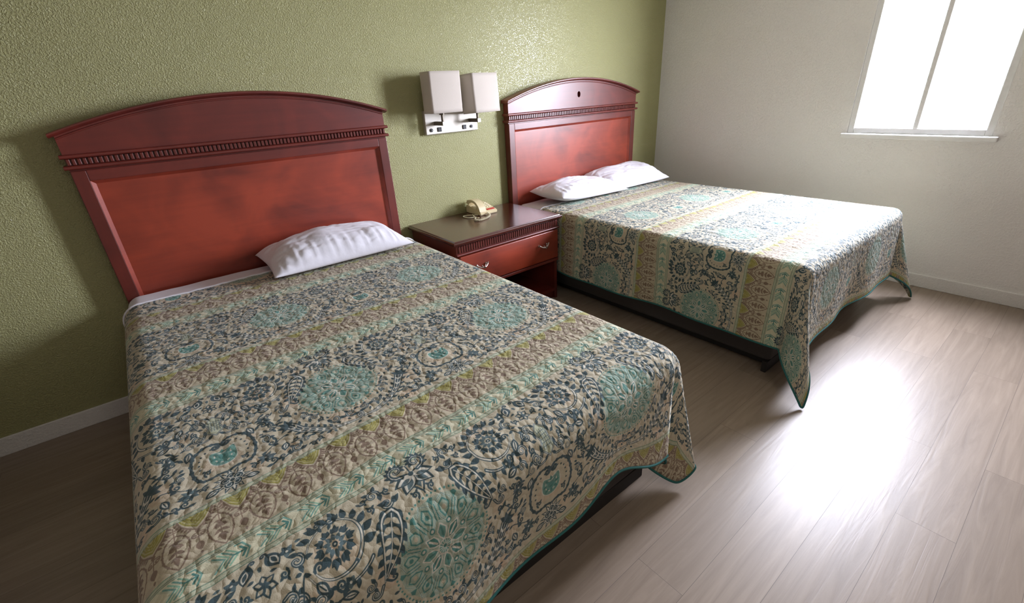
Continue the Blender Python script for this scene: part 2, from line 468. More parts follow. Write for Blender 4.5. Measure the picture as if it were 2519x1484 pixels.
    for (dx, y, a, r, h, st, w) in ((22, 334, -60, 15, 1, 12, 8), (22, 378, 60, 15, -1, 12, 8), (16, 312, -20, 11, 1, 10, 6), (58, 352, -90, 12, 1, 4, 6),
                                    (18, 400, 10, 13, -1, 12, 6), (64, 388, 60, 11, 1, 10, 5), (98, 396, 120, 9, -1, 8, 5), (88, 430, -20, 10, 1, 8, 5),
                                    (102, 356, -120, 9, 1, 6, 5), (100, 470, 30, 9, -1, 8, 5), (118, 440, 80, 8, 1, 8, 4.5), (110, 512, 100, 9, 1, 8, 5),
                                    (78, 560, 20, 9, 1, 8, 5), (84, 596, -20, 9, -1, 8, 5), (120, 588, 150, 8, 1, 8, 4.5), (150, 440, 30, 8, -1, 6, 4.5),
                                    (138, 236, 160, 9, 1, 6, 5), (96, 226, 40, 8, -1, 6, 4.5), (248, 216, 0, 0, 1, 0, 0)):
        if not r: continue
        c_ = curl(HX + dx, y, a, r, h, 1.2, st); S(c_, w0=w, col=NAVY, w1=w * .55)
        if r > 10: S(c_, w0=1.5, col=PALE)
        F(leafpts(HX + dx, y, a + 150 * h, 16, 8), col=NAVY); F(leafpts(c_[4][0], c_[4][1], a - 40 * h, 13, 7), col=NAVY)
    # small buds beside the lozenge
    for (dx, y, a) in ((70, 318, 60), (62, 420, 70), (128, 380, 200), (128, 540, 110), (54, 600, 200)):
        x0, y0 = C(dx, y)
        F(leafpts(x0, y0, a, 34, 19, .85), col=NAVY); F(leafpts(x0 + 5 * math.cos(math.radians(a)), y0 + 5 * math.sin(math.radians(a)), a, 22, 10, .85), col=PALE)
        S([(x0 + 8 * math.cos(math.radians(a)), y0 + 8 * math.sin(math.radians(a))), (x0 + 22 * math.cos(math.radians(a)), y0 + 22 * math.sin(math.radians(a)))], w0=2.4, col=NAVY)
    # heart in its cartouche
    hp = [C(34 * math.sin(t) * (1 + .10 * math.cos(2 * t)), 480 - 2.3 * (13 * math.cos(t) - 2.4 * math.cos(2 * t) - 1.6 * math.cos(3 * t) - .8 * math.cos(4 * t))) for t in [2 * PI * i / 28 for i in range(28)]]
    P.poly(hp, TEAL); P.stroke(hp + [hp[0]], 2.6, PALE)
    hp2 = [(HX + (x - HX) * .6, 482 + (y - 482) * .6) for x, y in hp]; P.stroke(hp2 + [hp2[0]], 3, PALE); P.poly([(HX + (x - HX) * .34, 482 + (y - 482) * .34) for x, y in hp], TEAL2)
    for a in range(0, 360, 45): P.poly(leafpts(HX + 12 * math.cos(math.radians(a)), 482 + 12 * math.sin(math.radians(a)), a, 16, 8), TEAL2)
    lf = bez(C(8, 424), C(70, 404), C(84, 500), C(52, 536), 16) + bez(C(52, 536), C(40, 550), C(20, 530), C(0, 546), 8)[1:]
    S(lf, w0=6, col=NAVY, w1=7)
    for i in range(1, 22, 2): P.disc(lf[i], 5.2, NAVY, mir=True)
    for i in range(0, 16, 2):
        P.disc((HX + (lf[i][0] - HX) * .76, 482 + (lf[i][1] - 482) * .74), 2.6, NAVY, mir=True)
    c_ = curl(HX + 10, 424, 150, 11, -1, 1.25, 4); S(c_, w0=8, col=NAVY, w1=5)
    # rosette with pointed collar below
    q = C(0, 578)
    for a in range(0, 360, 30): P.poly(leafpts(q[0], q[1], a, 40, 13), NAVY); P.poly(leafpts(q[0] + 14 * math.cos(math.radians(a)), q[1] + 14 * math.sin(math.radians(a)), a, 20, 5), PALE)
    for a in range(0, 360, 72):
        x, y = q[0] + 14 * math.cos(math.radians(a - 90)), q[1] + 14 * math.sin(math.radians(a - 90))
        P.disc((x, y), 11.5, PALE); P.disc((x, y), 9.5, NAVY)
        P.stroke(arc((x, y), 5.2, 0, 300, 12), 1.5, PALE)
    P.disc(q, 7, PALE); P.disc(q, 5, NAVY)
    # sprigs filling the lower corners
    for (x, y, n_, L) in ((232, 560, 8, 22), (206, 420, 6, 17), (262, 236, 5, 15), (188, 352, 5, 12)):
        for k_ in range(n_): F(leafpts(x, y, 360 / n_ * k_, L, 10), col=NAVY2 if k_ % 2 else NAVY)
        P.disc((x, y), 2.6, PALE, mir=True)
    for (x0, y0, x1, y1) in ((180, 470, 214, 402), (170, 520, 236, 540), (150, 440, 196, 470), (246, 300, 280, 352)):
        lf = bez((x0, y0), (x0 + 12, y0 - 20), (x1 - 14, y1 + 8), (x1, y1), 10); S(lf, w0=3.2, col=NAVY, w1=2)
        for i in (2, 4, 6, 8): F(leafpts(lf[i][0], lf[i][1], 20 + 70 * (i % 4), 13, 7), col=NAVY)
    # small scrolls and leaves wherever the cloth is still bare
    rnd = random.Random(11)
    def bare(x, y, r):
        if math.hypot(x - M[0], y - M[1]) < R + r * .8 or math.hypot(x - PER - M[0], y - M[1]) < R + r * .8: return False
        if math.hypot(x - HX, (y - 482) * .9) < 44: return False
        i, j, k_ = int(x * P.s), int(y * P.s), int(r * P.s)
        if j - k_ < 210 * P.s or j + k_ > 612 * P.s: return False
        w = P.img[max(0, j - k_):j + k_ + 1, max(0, i - k_):i + k_ + 1, 0]
        return w.size > 0 and (w < 130).mean() < .035
    for r, tries in ((21, 900), (16, 900), (11, 900), (6.5, 160)):
        for _ in range(tries):
            x, y = rnd.uniform(0, HX), rnd.uniform(212, 610)
            if not bare(x, y, r): continue
            a = rnd.uniform(0, 360); h = rnd.choice((-1, 1))
            if r > 7:
                ca, sa = math.cos(math.radians(a)), math.sin(math.radians(a))
                q = (x + r * .6 * sa * h, y - r * .6 * ca * h)
                c_ = curl(q[0], q[1], a, r * .66, h, 1.15, r * .2)
                S(c_, w0=r * .30 + 1, col=NAVY, w1=r * .2 + .8)
                if r > 11: S(c_, w0=1.3, col=PALE)
                F(leafpts(q[0], q[1], a + 160 * h, r * .95, r * .5), col=NAVY)
                F(leafpts(c_[5][0], c_[5][1], a - 30 * h, r * .8, r * .45), col=NAVY)
                F(leafpts(c_[10][0], c_[10][1], a + 50 * h, r * .7, r * .42), col=NAVY)
            else:
                F(leafpts(x - r * .9 * math.cos(math.radians(a)), y - r * .9 * math.sin(math.radians(a)), a, r * 1.9, r), col=NAVY if rnd.random() < .7 else NAVY2)
    return np.clip(P.img / 255, 0, 1)

def quilt_material(name, ox, oy):
    """printed, vermicelli-stitched cotton; UV is in metres of flat cloth"""
    if 'quilt print' in bpy.data.images:
        im = bpy.data.images['quilt print']
    else:
        a = draw_print()
        im = bpy.data.images.new('quilt print', NPX, NPX, alpha=False)
        rgba = np.ones((NPX, NPX, 4), np.float32); rgba[..., :3] = a[::-1]
        im.pixels.foreach_set(rgba.ravel()); im.update(); im.pack()
    m, nt, p = mat(name); L = nt.links
    uv = N(nt, 'ShaderNodeUVMap'); uv.uv_map = 'cloth'
    wob = N(nt, 'ShaderNodeTexNoise', Scale=11.0, Detail=2.0)
    L.new(uv.outputs['UV'], wob.inputs['Vector'])
    sub = N(nt, 'ShaderNodeVectorMath', operation='SUBTRACT'); sub.inputs[1].default_value = (.5, .5, .5)
    L.new(wob.outputs['Color'], sub.inputs[0])
    sc = N(nt, 'ShaderNodeVectorMath', operation='SCALE'); sc.inputs['Scale'].default_value = .010
    L.new(sub.outputs[0], sc.inputs[0])
    ad = N(nt, 'ShaderNodeVectorMath', operation='ADD'); L.new(uv.outputs['UV'], ad.inputs[0]); L.new(sc.outputs[0], ad.inputs[1])
    mp = N(nt, 'ShaderNodeMapping'); k = 1000 / PER
    mp.inputs['Scale'].default_value = (k, k, 1); mp.inputs['Location'].default_value = (-ox * k, -oy * k, 0)
    L.new(ad.outputs[0], mp.inputs['Vector'])
    tx = N(nt, 'ShaderNodeTexImage'); tx.image = im; tx.extension = 'REPEAT'; tx.interpolation = 'Cubic'
    L.new(mp.outputs['Vector'], tx.inputs['Vector'])
    L.new(tx.outputs['Color'], p.inputs['Base Color'])
    p.inputs['Roughness'].default_value = .8; p.inputs['Specular IOR Level'].default_value = .25
    p.inputs['Sheen Weight'].default_value = .12
    # stitched puffs
    v = N(nt, 'ShaderNodeTexVoronoi', Scale=52.0); v.feature = 'F1'
    w2 = N(nt, 'ShaderNodeTexNoise', Scale=24.0, Detail=2.0)
    L.new(uv.outputs['UV'], w2.inputs['Vector'])
    s2 = N(nt, 'ShaderNodeVectorMath', operation='SCALE'); s2.inputs['Scale'].default_value = .035
    L.new(w2.outputs['Color'], s2.inputs[0])
    a2 = N(nt, 'ShaderNodeVectorMath', operation='ADD'); L.new(uv.outputs['UV'], a2.inputs[0]); L.new(s2.outputs[0], a2.inputs[1])
    L.new(a2.outputs[0], v.inputs['Vector'])
    inv = N(nt, 'ShaderNodeMath', operation='MULTIPLY'); inv.inputs[1].default_value = -1
    L.new(v.outputs['Distance'], inv.inputs[0])
    b1 = N(nt, 'ShaderNodeBump', Strength=1.0, Distance=.0042); L.new(inv.outputs[0], b1.inputs['Height'])
    n3 = N(nt, 'ShaderNodeTexNoise', Scale=420.0, Detail=2.0); L.new(uv.outputs['UV'], n3.inputs['Vector'])
    b2 = N(nt, 'ShaderNodeBump', Strength=.35, Distance=.0012); L.new(n3.outputs['Fac'], b2.inputs['Height'])
    L.new(b1.outputs['Normal'], b2.inputs['Normal']); L.new(b2.outputs['Normal'], p.inputs['Normal'])
    return m

M_GREEN = wall_paint('green eggshell wall', (172, 170, 120), .32, .0022, 150)
M_WHITE = wall_paint('off white wall', (236, 234, 230), .55, .0014, 90)
M_TAUPE = wall_paint('taupe wall', (128, 116, 104), .6, .0014, 90)
M_CEIL = wall_paint('white ceiling', (190, 186, 178), .8, .002, 90)
M_FLOOR = plank_floor()
M_WOODH = wood('cherry veneer', (74, 24, 20), (124, 46, 34), rough=.42, along='x')
M_WOODV = wood('cherry stile', (70, 23, 18), (116, 42, 30), rough=.42, along='z')
M_PANEL = wood('cherry panel', (86, 27, 20), (160, 62, 38), rough=.42, along='x', figure=1.2)
M_TOP = wood('cherry top', (62, 22, 16), (104, 46, 34), rough=.25, along='x', figure=.6)
M_SHEET = plain('white sheet', (226, 224, 230), .85, bump=.0008, bscale=600, sheen=.1)
M_CASE = plain('white pillowcase', (232, 230, 238), .85, noise_amt=.02, bump=.0012, bscale=30, sheen=.1)
M_TICK = plain('grey box spring cloth', (60, 54, 52), .9)
M_DARK = plain('black plinth board', (30, 26, 24), .7)
M_BIND = plain('teal binding', (34, 96, 92), .8, bump=.001, bscale=500)
M_BRUSH = plain('brushed nickel', (204, 198, 188), .42, metal=.6, noise_amt=.03)
M_STEEL = plain('satin bronze bar', (120, 112, 100), .4, metal=.8)
M_SILVER = plain('silver pull', (215, 208, 205), .22, metal=1)
M_SHADE = plain('linen lamp shade', (206, 196, 186), .9, noise_amt=.04, nscale=9, bump=.0006, bscale=300)
M_BLACK = plain('black plastic', (28, 28, 30), .4)
M_GREYP = plain('grey plastic', (120, 120, 118), .4)
M_BEIGE = plain('beige plastic', (214, 198, 158), .42)
M_KEY = plain('pale key plastic', (228, 220, 190), .45)
M_RED = plain('red card', (190, 62, 54), .6)
M_GREENL = plain('green key', (120, 130, 40), .5)
M_VINYL = plain('white vinyl', (232, 232, 230), .4)

def glass():
    m, nt, p = mat('window glass'); L = nt.links
    nt.nodes.remove(p)
    out = nt.nodes['Material Output']
    t = N(nt, 'ShaderNodeBsdfTransparent'); g = N(nt, 'ShaderNodeBsdfGlossy', Roughness=.02)
    fr = N(nt, 'ShaderNodeFresnel', IOR=1.45)
    nz = N(nt, 'ShaderNodeTexNoise', Scale=3.0); cr = N(nt, 'ShaderNodeValToRGB')
    cr.color_ramp.elements[0].color = (.93, .95, .95, 1); cr.color_ramp.elements[1].color = (.97, .98, .98, 1)
    L.new(nz.outputs['Fac'], cr.inputs['Fac']); L.new(cr.outputs['Color'], t.inputs['Color'])
    mx = N(nt, 'ShaderNodeMixShader')
    ge = N(nt, 'ShaderNodeNewGeometry'); fl = N(nt, 'ShaderNodeMath', operation='SUBTRACT'); fl.inputs[0].default_value = 1.0
    fm = N(nt, 'ShaderNodeMath', operation='MULTIPLY')      # a thin pane: only the entering face reflects
    L.new(ge.outputs['Backfacing'], fl.inputs[1]); L.new(fr.outputs[0], fm.inputs[0]); L.new(fl.outputs[0], fm.inputs[1])
    L.new(fm.outputs[0], mx.inputs['Fac']); L.new(t.outputs[0], mx.inputs[1]); L.new(g.outputs[0], mx.inputs[2])
    L.new(mx.outputs[0], out.inputs['Surface'])
    return m
M_GLASS = glass()

# ------------------------------------------------------------------ the setting
XL, XR, YB, ZC = -3.05, 1.795, -4.3, 2.44      # room: left wall, right wall, wall behind the camera, ceiling
WY0, WY1, WZ0, WZ1 = -2.24, -1.52, .96, 2.12    # window opening in the right wall

def struct(name, bm, m, parent=None, **k):
    o = from_bm(name, bm, m, parent, **k)
    o['kind'] = 'structure'
    return o
bm = bmesh.new(); box(bm, (XL - .1, YB - .1, -.1), (XR + .04, .1, 0)); struct('floor', bm, M_FLOOR)
bm = bmesh.new(); box(bm, (XL - .1, YB - .1, ZC), (XR + .04, .1, ZC + .1)); struct('ceiling', bm, M_CEIL)
bm = bmesh.new(); box(bm, (XL, 0, 0), (XR, .1, ZC)); struct('wall_back', bm, M_GREEN)
bm = bmesh.new(); box(bm, (XL - .1, YB, 0), (XL, .1, ZC)); struct('wall_left', bm, M_TAUPE)
bm = bmesh.new(); box(bm, (XL - .1, YB - .1, 0), (XR + .04, YB, ZC)); struct('wall_front', bm, M_TAUPE)
bm = bmesh.new()
box(bm, (XR, WY1, 0), (XR + .04, .1, ZC)); box(bm, (XR, YB, 0), (XR + .04, WY0, ZC))
box(bm, (XR, WY0, 0), (XR + .04, WY1, WZ0)); box(bm, (XR, WY0, WZ1), (XR + .04, WY1, ZC))
struct('wall_right', bm, M_WHITE)
bm = bmesh.new(); box(bm, (XL, -.012, 0), (XR, 0, .085), .003); struct('baseboard_back', bm, M_WHITE)
bm = bmesh.new(); box(bm, (XR - .012, YB, 0), (XR, -.012, .085), .003); struct('baseboard_right', bm, M_WHITE)
# sliding window with a meeting rail
win = struct('window_1', bmesh.new(), M_VINYL)
bm = bmesh.new()
fx0, fx1, fw = XR + .006, XR + .036, .035
box(bm, (fx0, WY0, WZ0), (fx1, WY0 + fw, WZ1), .004); box(bm, (fx0, WY1 - fw, WZ0), (fx1, WY1, WZ1), .004)
box(bm, (fx0, WY0 + fw, WZ0), (fx1, WY1 - fw, WZ0 + fw), .004); box(bm, (fx0, WY0 + fw, WZ1 - fw), (fx1, WY1 - fw, WZ1), .004)
ym = (WY0 + WY1) / 2
box(bm, (fx0, ym - .014, WZ0 + fw), (fx1, ym + .014, WZ1 - fw), .004)
wf = from_bm('window_frame', bm, M_VINYL, win)
bm = bmesh.new(); box(bm, (XR - .03, WY0 - .03, WZ0 - .03), (XR + .006, WY1 + .03, WZ0), .006); from_bm('window_sill', bm, M_VINYL, win)
for a, b in ((WY0 + fw, ym - .02), (ym + .02, WY1 - fw)):
    bm = bmesh.new(); box(bm, (XR + .020, a, WZ0 + fw), (XR + .024, b, WZ1 - fw)); from_bm('window_pane', bm, M_GLASS, win)

# ------------------------------------------------------------------ headboards
HW = 1.3775; ZSH, ZAP = 1.276, 1.390    # width, height of the crest at its ends and middle (underside of the crown)
def crest_z(x): 
    t = (x - HW / 2) / (HW / 2)
    return ZAP - (ZAP - ZSH) * t * t
def make_headboard(x0, label, notch):
    t = thing('headboard', label, 'headboard', (x0, 0, 0), 'arched cherry headboards')
    yf, yb = -.060, -.008
    sw = .050
    z_low, z_rail, z_in, z_fr = .22, 1.100, 1.097, 1.140
    # frame: two stiles, top rail, bottom rail
    for xa, xb in ((0, sw), (HW - sw, HW)):
        bm = bmesh.new(); box(bm, (xa, yf, 0), (xb, yb, z_fr), .003); from_bm('stile', bm, M_WOODV, t)
    bm = bmesh.new(); box(bm, (sw, yf, z_in), (HW - sw, yb, z_fr), .002); from_bm('top_rail', bm, M_WOODH, t)
    bm = bmesh.new(); box(bm, (sw, yf, z_low), (HW - sw, yb, z_low + .08), .002); from_bm('bottom_rail', bm, M_WOODH, t)
    # recessed panel with a bevelled edge
    bm = bmesh.new()
    a = [(sw, yf + .002), (HW - sw, yf + .002)]
    out = [(sw, z_low + .08), (HW - sw, z_low + .08), (HW - sw, z_in), (sw, z_in)]
    d = .014
    inn = [(sw + d, z_low + .08 + d), (HW - sw - d, z_low + .08 + d), (HW - sw - d, z_in - d), (sw + d, z_in - d)]
    Vo = [bm.verts.new((x, yf + .003, z)) for x, z in out]; Vi = [bm.verts.new((x, yf + .017, z)) for x, z in inn]
    Vb = [bm.verts.new((x, yb, z)) for x, z in out]
    for i in range(4):
        j = (i + 1) % 4
        bm.faces.new((Vo[i], Vo[j], Vi[j], Vi[i])); bm.faces.new((Vb[i], Vb[j], Vo[j], Vo[i]))
    bm.faces.new(Vi); bm.faces.new(Vb[::-1])
    from_bm('inset_panel', bm, M_PANEL, t)
    # dentil course between two half-round rails
    for zc in (1.1975, 1.1545):
        bm = bmesh.new()
        prof = [(yb, zc - .008)] + [(yf - .006 - .010 * math.sin(PI * k / 8), zc - .008 * math.cos(PI * k / 8)) for k in range(9)] + [(yb, zc + .008)]
        prism(bm, prof, 'x', -.012, HW + .012)
        from_bm('moulding', bm, M_WOODH, t, smooth=35)
    bm = bmesh.new(); box(bm, (0, yf + .008, 1.140), (HW, yb, 1.190))
    n = 80; p = HW / n
    for k in range(n):
        box(bm, (p * k + p * .16, yf - .003, 1.1635), (p * k + p * .84, yf + .009, 1.1885), .0018, 1)
    from_bm('dentil_band', bm, M_WOODV, t)
    # arched crest
    bm = bmesh.new()
    xs = [HW * i / 40 for i in range(41)]
    outline = [(0, 1.206), (HW, 1.206)] + [(x, crest_z(x)) for x in reversed(xs)]
    if notch:
        cx_, cz_, r = .687, 1.295, .021
        ring = [(cx_ + r * .8 * math.cos(2 * PI * k / 24), cz_ + r * math.sin(2 * PI * k / 24)) for k in range(24)]
        ov = [bm.verts.new((x, yf, z)) for x, z in outline]; rv = [bm.verts.new((x, yf, z)) for x, z in ring]
        es = [bm.edges.new((ov[i], ov[(i + 1) % len(ov)])) for i in range(len(ov))] + [bm.edges.new((rv[i], rv[(i + 1) % 24])) for i in range(24)]
        bmesh.ops.triangle_fill(bm, use_beauty=True, edges=es)
        rb = [bm.verts.new((x, yf + .026, z)) for x, z in ring]
        for i in range(24): bm.faces.new((rv[i], rv[(i + 1) % 24], rb[(i + 1) % 24], rb[i]))
        bm.faces.new(rb)
        ob = [bm.verts.new((x, yb, z)) for x, z in outline]
        for i in range(len(ov)): bm.faces.new((ov[i], ov[(i + 1) % len(ov)], ob[(i + 1) % len(ov)], ob[i]))
        bm.faces.new(ob[::-1])
    else:
        prism(bm, outline, 'y', yf, yb)
    from_bm('crest', bm, M_WOODH, t)
    # bead under the crown and the crown moulding that follows the arch
    bm = bmesh.new()
    prev = None
    prof = [(yb, 0), (yf - .004, 0), (yf - .010, .004), (yf - .022, .006), (yf - .026, .010), (yf - .026, .015), (yf - .021, .019), (yb, .020)]
    xs2 = [-.018 + (HW + .036) * i / 48 for i in range(49)]
    rings = [[bm.verts.new((x, y, crest_z(x) + z)) for y, z in prof] for x in xs2]
    for a, b in zip(rings, rings[1:]):
        for k in range(len(prof)): bm.faces.new((a[k], a[(k + 1) % len(prof)], b[(k + 1) % len(prof)], b[k]))
    bm.faces.new(rings[0][::-1]); bm.faces.new(rings[-1])
    from_bm('crown_moulding', bm, M_WOODH, t, smooth=40)
    bm = bmesh.new()
    tube(bm, [(x, yf - .001, crest_z(x) - .010) for x in xs], .0035, 8); from_bm('bead', bm, M_WOODH, t, smooth=60)
    return t
H1X = -.9014 - HW
make_headboard(H1X, 'wide cherry headboard behind the bed nearest the camera, partly cut off', False)
make_headboard(0, 'cherry headboard with a small round hole in its arched crest, in the far corner', True)

# ------------------------------------------------------------------ beds
ZT = .572                                       # mattress top
def make_bed(x0, x1, yf, label):
    t = thing('bed', label, 'bed', ((x0 + x1) / 2, (yf - .066) / 2, 0), 'made beds with dark plinths')
    o = Vector(t.location)
    def part(name, lo, hi, m, bev, sm=None):
        bm = bmesh.new(); box(bm, Vector(lo) - o, Vector(hi) - o, bev, 3); return from_bm(name, bm, m, t, smooth=sm)
    part('plinth', (x0 + .10, yf + .10, 0), (x1 - .10, -.10, .06), M_DARK, .004)
    part('foot_board', (x0 + .02, yf + .055, 0), (x1 - .02, yf + .08, .06), M_DARK, .003)
    part('box_spring', (x0 + .03, yf + .05, .06), (x1 - .03, -.07, .335), M_TICK, .02, 50)
    part('mattress', (x0 + .003, yf + .004, .335), (x1 - .003, -.068, ZT), M_SHEET, .058, 50)
    return t

def make_sheet(x0, x1, label):
    """fitted white sheet that shows at the head of the mattress"""
    bm = bmesh.new()
    nx, ny = 60, 14
    V = []
    e = .004
    # section across the bed: up the side, rounded, over the top, down the other side
    sec = []
    r = .058
    for z in (.34, .40, .46, .51): sec.append((x0 - e, z))
    for k in range(1, 7): a = PI / 2 * k / 6; sec.append((x0 - e + r - r * math.cos(a), ZT + e - r + r * math.sin(a)))
    for k in range(1, nx): sec.append((x0 - e + r + (x1 - x0 + 2 * e - 2 * r) * k / nx, ZT + e))
    for k in range(0, 6): a = PI / 2 * k / 6; sec.append((x1 + e - r + r * math.sin(a), ZT + e - r + r * math.cos(a)))
    for z in (ZT + e - r, .51, .46, .40, .34): sec.append((x1 + e, z))
    ys = [-.068 - .30 * j / ny for j in range(ny + 1)]
    for y in ys:
        row = []
        for x, z in sec:
            w = .0035 * noise.noise(Vector((x * 9, y * 14, z * 9)))
            row.append(bm.verts.new((x, y, z + max(-.002, w))))
        V.append(row)
    for a, b in zip(V, V[1:]):
        for k in range(len(sec) - 1): bm.faces.new((a[k], a[k + 1], b[k + 1], b[k]))
    o = from_bm('bed_sheet', bm, M_SHEET, smooth=180, at=((x0 + x1) / 2, -.27, ZT))
    tag(o, label, 'bed sheet', 'white fitted sheets')
    return o

RR = .075
def make_quilt(x0, x1, yfoot, y_head, label, m, drop=.42, corner=None, lift=None, rr=RR, skew=0.):
    """x0,x1,yfoot: outer planes of the hanging cloth; flat cloth coordinates go to the UV map in metres"""
    zt = ZT + .020
    al = rr * PI / 2
    d = al + drop - rr                           # flat length from the start of the bend to the hem
    xa, xb, yf = x0 + rr, x1 - rr, yfoot + rr     # where bends start
    def prof(a):
        if a <= 0: return 0., 0.
        if a < al: th = a / rr; return rr * math.sin(th), rr * (1 - math.cos(th))
        e = a - al; return rr + .035 * e, rr + e
    nstep = .011
    def axis(lo, hi): n = max(2, int(round((hi - lo) / nstep))); return [lo + (hi - lo) * i / n for i in range(n + 1)]
    ss = axis(xa - d, xa)[:-1] + axis(xa, xb)[:-1] + axis(xb, xb + d)
    tt = axis(yf - d, yf)[:-1] + axis(yf, y_head)
    hemc = None
    if corner:
        hemc = corner
    def base_hem(p, r):
        a = p * PI / 2; h, z = prof(r)
        return Vector((xb + h * math.sin(a), yf - h * math.cos(a), zt - z))
    def hem_target(p):
        ks = hemc; P_ = [k[0] for k in ks]
        i = max(0, min(len(ks) - 2, next((j for j in range(len(ks) - 1) if P_[j + 1] >= p), len(ks) - 2)))
        p0, p1 = ks[max(i - 1, 0)], ks[i]; p2, p3 = ks[i + 1], ks[min(i + 2, len(ks) - 1)]
        t = (p - p1[0]) / (p2[0] - p1[0]); 
        a, b, c, e = [Vector(k[1]) for k in (p0, p1, p2, p3)]
        s = .42
        m1 = (c - a) * s; m2 = (e - b) * s
        return (2 * t ** 3 - 3 * t * t + 1) * b + (t ** 3 - 2 * t * t + t) * m1 + (-2 * t ** 3 + 3 * t * t) * c + (t ** 3 - t * t) * m2
    def wave(u, e):                              # soft hanging folds
        return e * (.030 * math.sin(u * 6.1 + 1.1) + .016 * math.sin(u * 13.7 + .4))
    def point(s, t):
        ar = s - xb; alft = xa - s; b = yf - t
        z_p = .004 * noise.noise(Vector((s * 3.1, t * 3.1, 2.))) + .0035 * noise.noise(Vector((s * 30, t * 30, 7.)))
        if ar > 0 and b > 0 and corner:
            r = math.hypot(ar, b); p = math.atan2(ar, b) / (PI / 2)
            rh = d / max(math.cos(p * PI / 2), math.sin(p * PI / 2))
            q = base_hem(p, r)
            v = max(0., (r - al * .35) / (rh - al * .35))
            tgt = hem_target(p) - base_hem(p, rh)
            return q + tgt * (v ** 1.05)
        hx, zx, hy, zy = 0, 0, 0, 0
        if (ar > 0 or alft > 0) and b > 0:
            sg = 1 if ar > 0 else -1; a_ = max(ar, alft)
            r = math.hypot(a_, b); th = math.atan2(a_, b); h, z = prof(r)
            amp = max(0, r - al) * .35 * math.sin(2 * th) ** 2
            return Vector(((xb if sg > 0 else xa) + sg * (h + amp) * math.sin(th), yf - (h + amp) * math.cos(th), max(.012, zt - z)))
        x, y, z = s, t, zt + z_p
        if ar > 0:
            h, dz = prof(ar); x = xb + h; z = zt - dz; e = max(0, ar - al) / (d - al); x += wave(t, e) * min(1, b * -4 + 1 if b > -.25 else 1) * .5
        elif alft > 0:
            h, dz = prof(alft); x = xa - h; z = zt - dz; e = max(0, alft - al) / (d - al); x -= wave(t + 3, e) * (.5 if b < -.2 else .5 * max(0, -b) / .2)
        elif b > 0:
            h, dz = prof(b); y = yf - h; e = max(0, b - al) / (d - al)
            k = 1.0
            if corner: k = min(1, max(0, (xb - s) / .25))
            y -= wave(s + 1, e) * k * .5
            z = zt - dz
            if lift: z += e * lift(s)
        return Vector((x, y, z))
    bm = bmesh.new(); uvl = bm.loops.layers.uv.new('cloth')
    G = [[bm.verts.new(point(s, t)) for s in ss] for t in tt]
    for j in range(len(tt) - 1):
        for i in range(len(ss) - 1):
            f = bm.faces.new((G[j][i], G[j][i + 1], G[j + 1][i + 1], G[j + 1][i]))
            for lp, (a, b) in zip(f.loops, ((i, j), (i + 1, j), (i + 1, j + 1), (i, j + 1))):
                lp[uvl].uv = (ss[a], tt[b] + (.10 * max(0, yf - tt[b]) if skew else 0) + skew * min(1, max(0, (-1.08 - tt[b]) / .5)) * (-1.14 - ss[a]))
    hem = [G[j][0].co.copy() for j in range(len(tt) - 1, -1, -1)] + [v.co.copy() for v in G[0][1:]] + [G[j][-1].co.copy() for j in range(1, len(tt))]
    head = [v.co.copy() for v in G[-1]]
    at = Vector(((x0 + x1) / 2, (yfoot + y_head) / 2, zt))
    bm.normal_update()
    me_bm = bm
    bmesh.ops.translate(me_bm, vec=-at, verts=me_bm.verts)
    me = bpy.data.meshes.new('quilt'); me_bm.to_mesh(me); me_bm.free()
    for pl in me.polygons: pl.use_smooth = True
    o = new_obj('quilt', me, m); o.location = at
    so = o.modifiers.new('thickness', 'SOLIDIFY'); so.thickness = .007; so.offset = -1
    bm = bmesh.new(); tube(bm, [h - at for h in hem[::1]], .0046, 7); 
    from_bm('binding', bm, M_BIND, o, smooth=180)
    bm = bmesh.new(); tube(bm, [h - at for h in head], .006, 7); b2 = from_bm('head_hem', bm, M_SHEET, o, smooth=180); b2['label'] = 'white turned hem at the head end'
    tag(o, label, 'quilt', 'printed quilts')
    return o

B1 = (-2.285, -.915); B2 = (.040, 1.392); YF = -1.985
make_bed(B1[0], B1[1], YF, 'double bed nearest the camera, mostly hidden under its quilt, dark plinth at the foot')
make_bed(B2[0], B2[1], YF, 'double bed in the far corner beyond the nightstand, hidden under its quilt')
make_sheet(B1[0], B1[1], 'white sheet showing under the single wide pillow of the near bed')
make_sheet(B2[0], B2[1], 'cream-white sheet showing beside the nightstand under the two pillows')
# hem of the near bed's corner: foot side, first fold, valley, cloth corner, outer fold, right side
cor = [(0.0, (-.995, -2.047, .215)), (.07, (-.967, -2.036, .160)), (.15, (-.960, -1.995, .13)), (.30, (-.975, -1.978, .105)), (.5, (-.893, -2.046, .026)), (.64, (-.822, -2.072, .070)), (.74, (-.822, -2.010, .085)), (1.0, (-.868, -1.90, .165))]
def lift1(s): return .075 * math.exp(-((s + 1.24) / .13) ** 2) - .02 * math.exp(-((s + 1.0) / .1) ** 2)
Q1 = quilt_material('printed quilt cloth near', -1.495 - .3085, -1.632)
Q2 = quilt_material('printed quilt cloth far', .315, -1.15)
make_quilt(-2.305, -.898, -2.035, -.235, 'patterned teal and navy quilt spread over the near bed, corner hanging to the floor', Q1, drop=.37, corner=cor, lift=lift1, skew=.068)
make_quilt(.018, 1.412, -2.035, -.315, 'patterned quilt bleached by window light over the far corner bed', Q2, drop=.41, rr=.055)

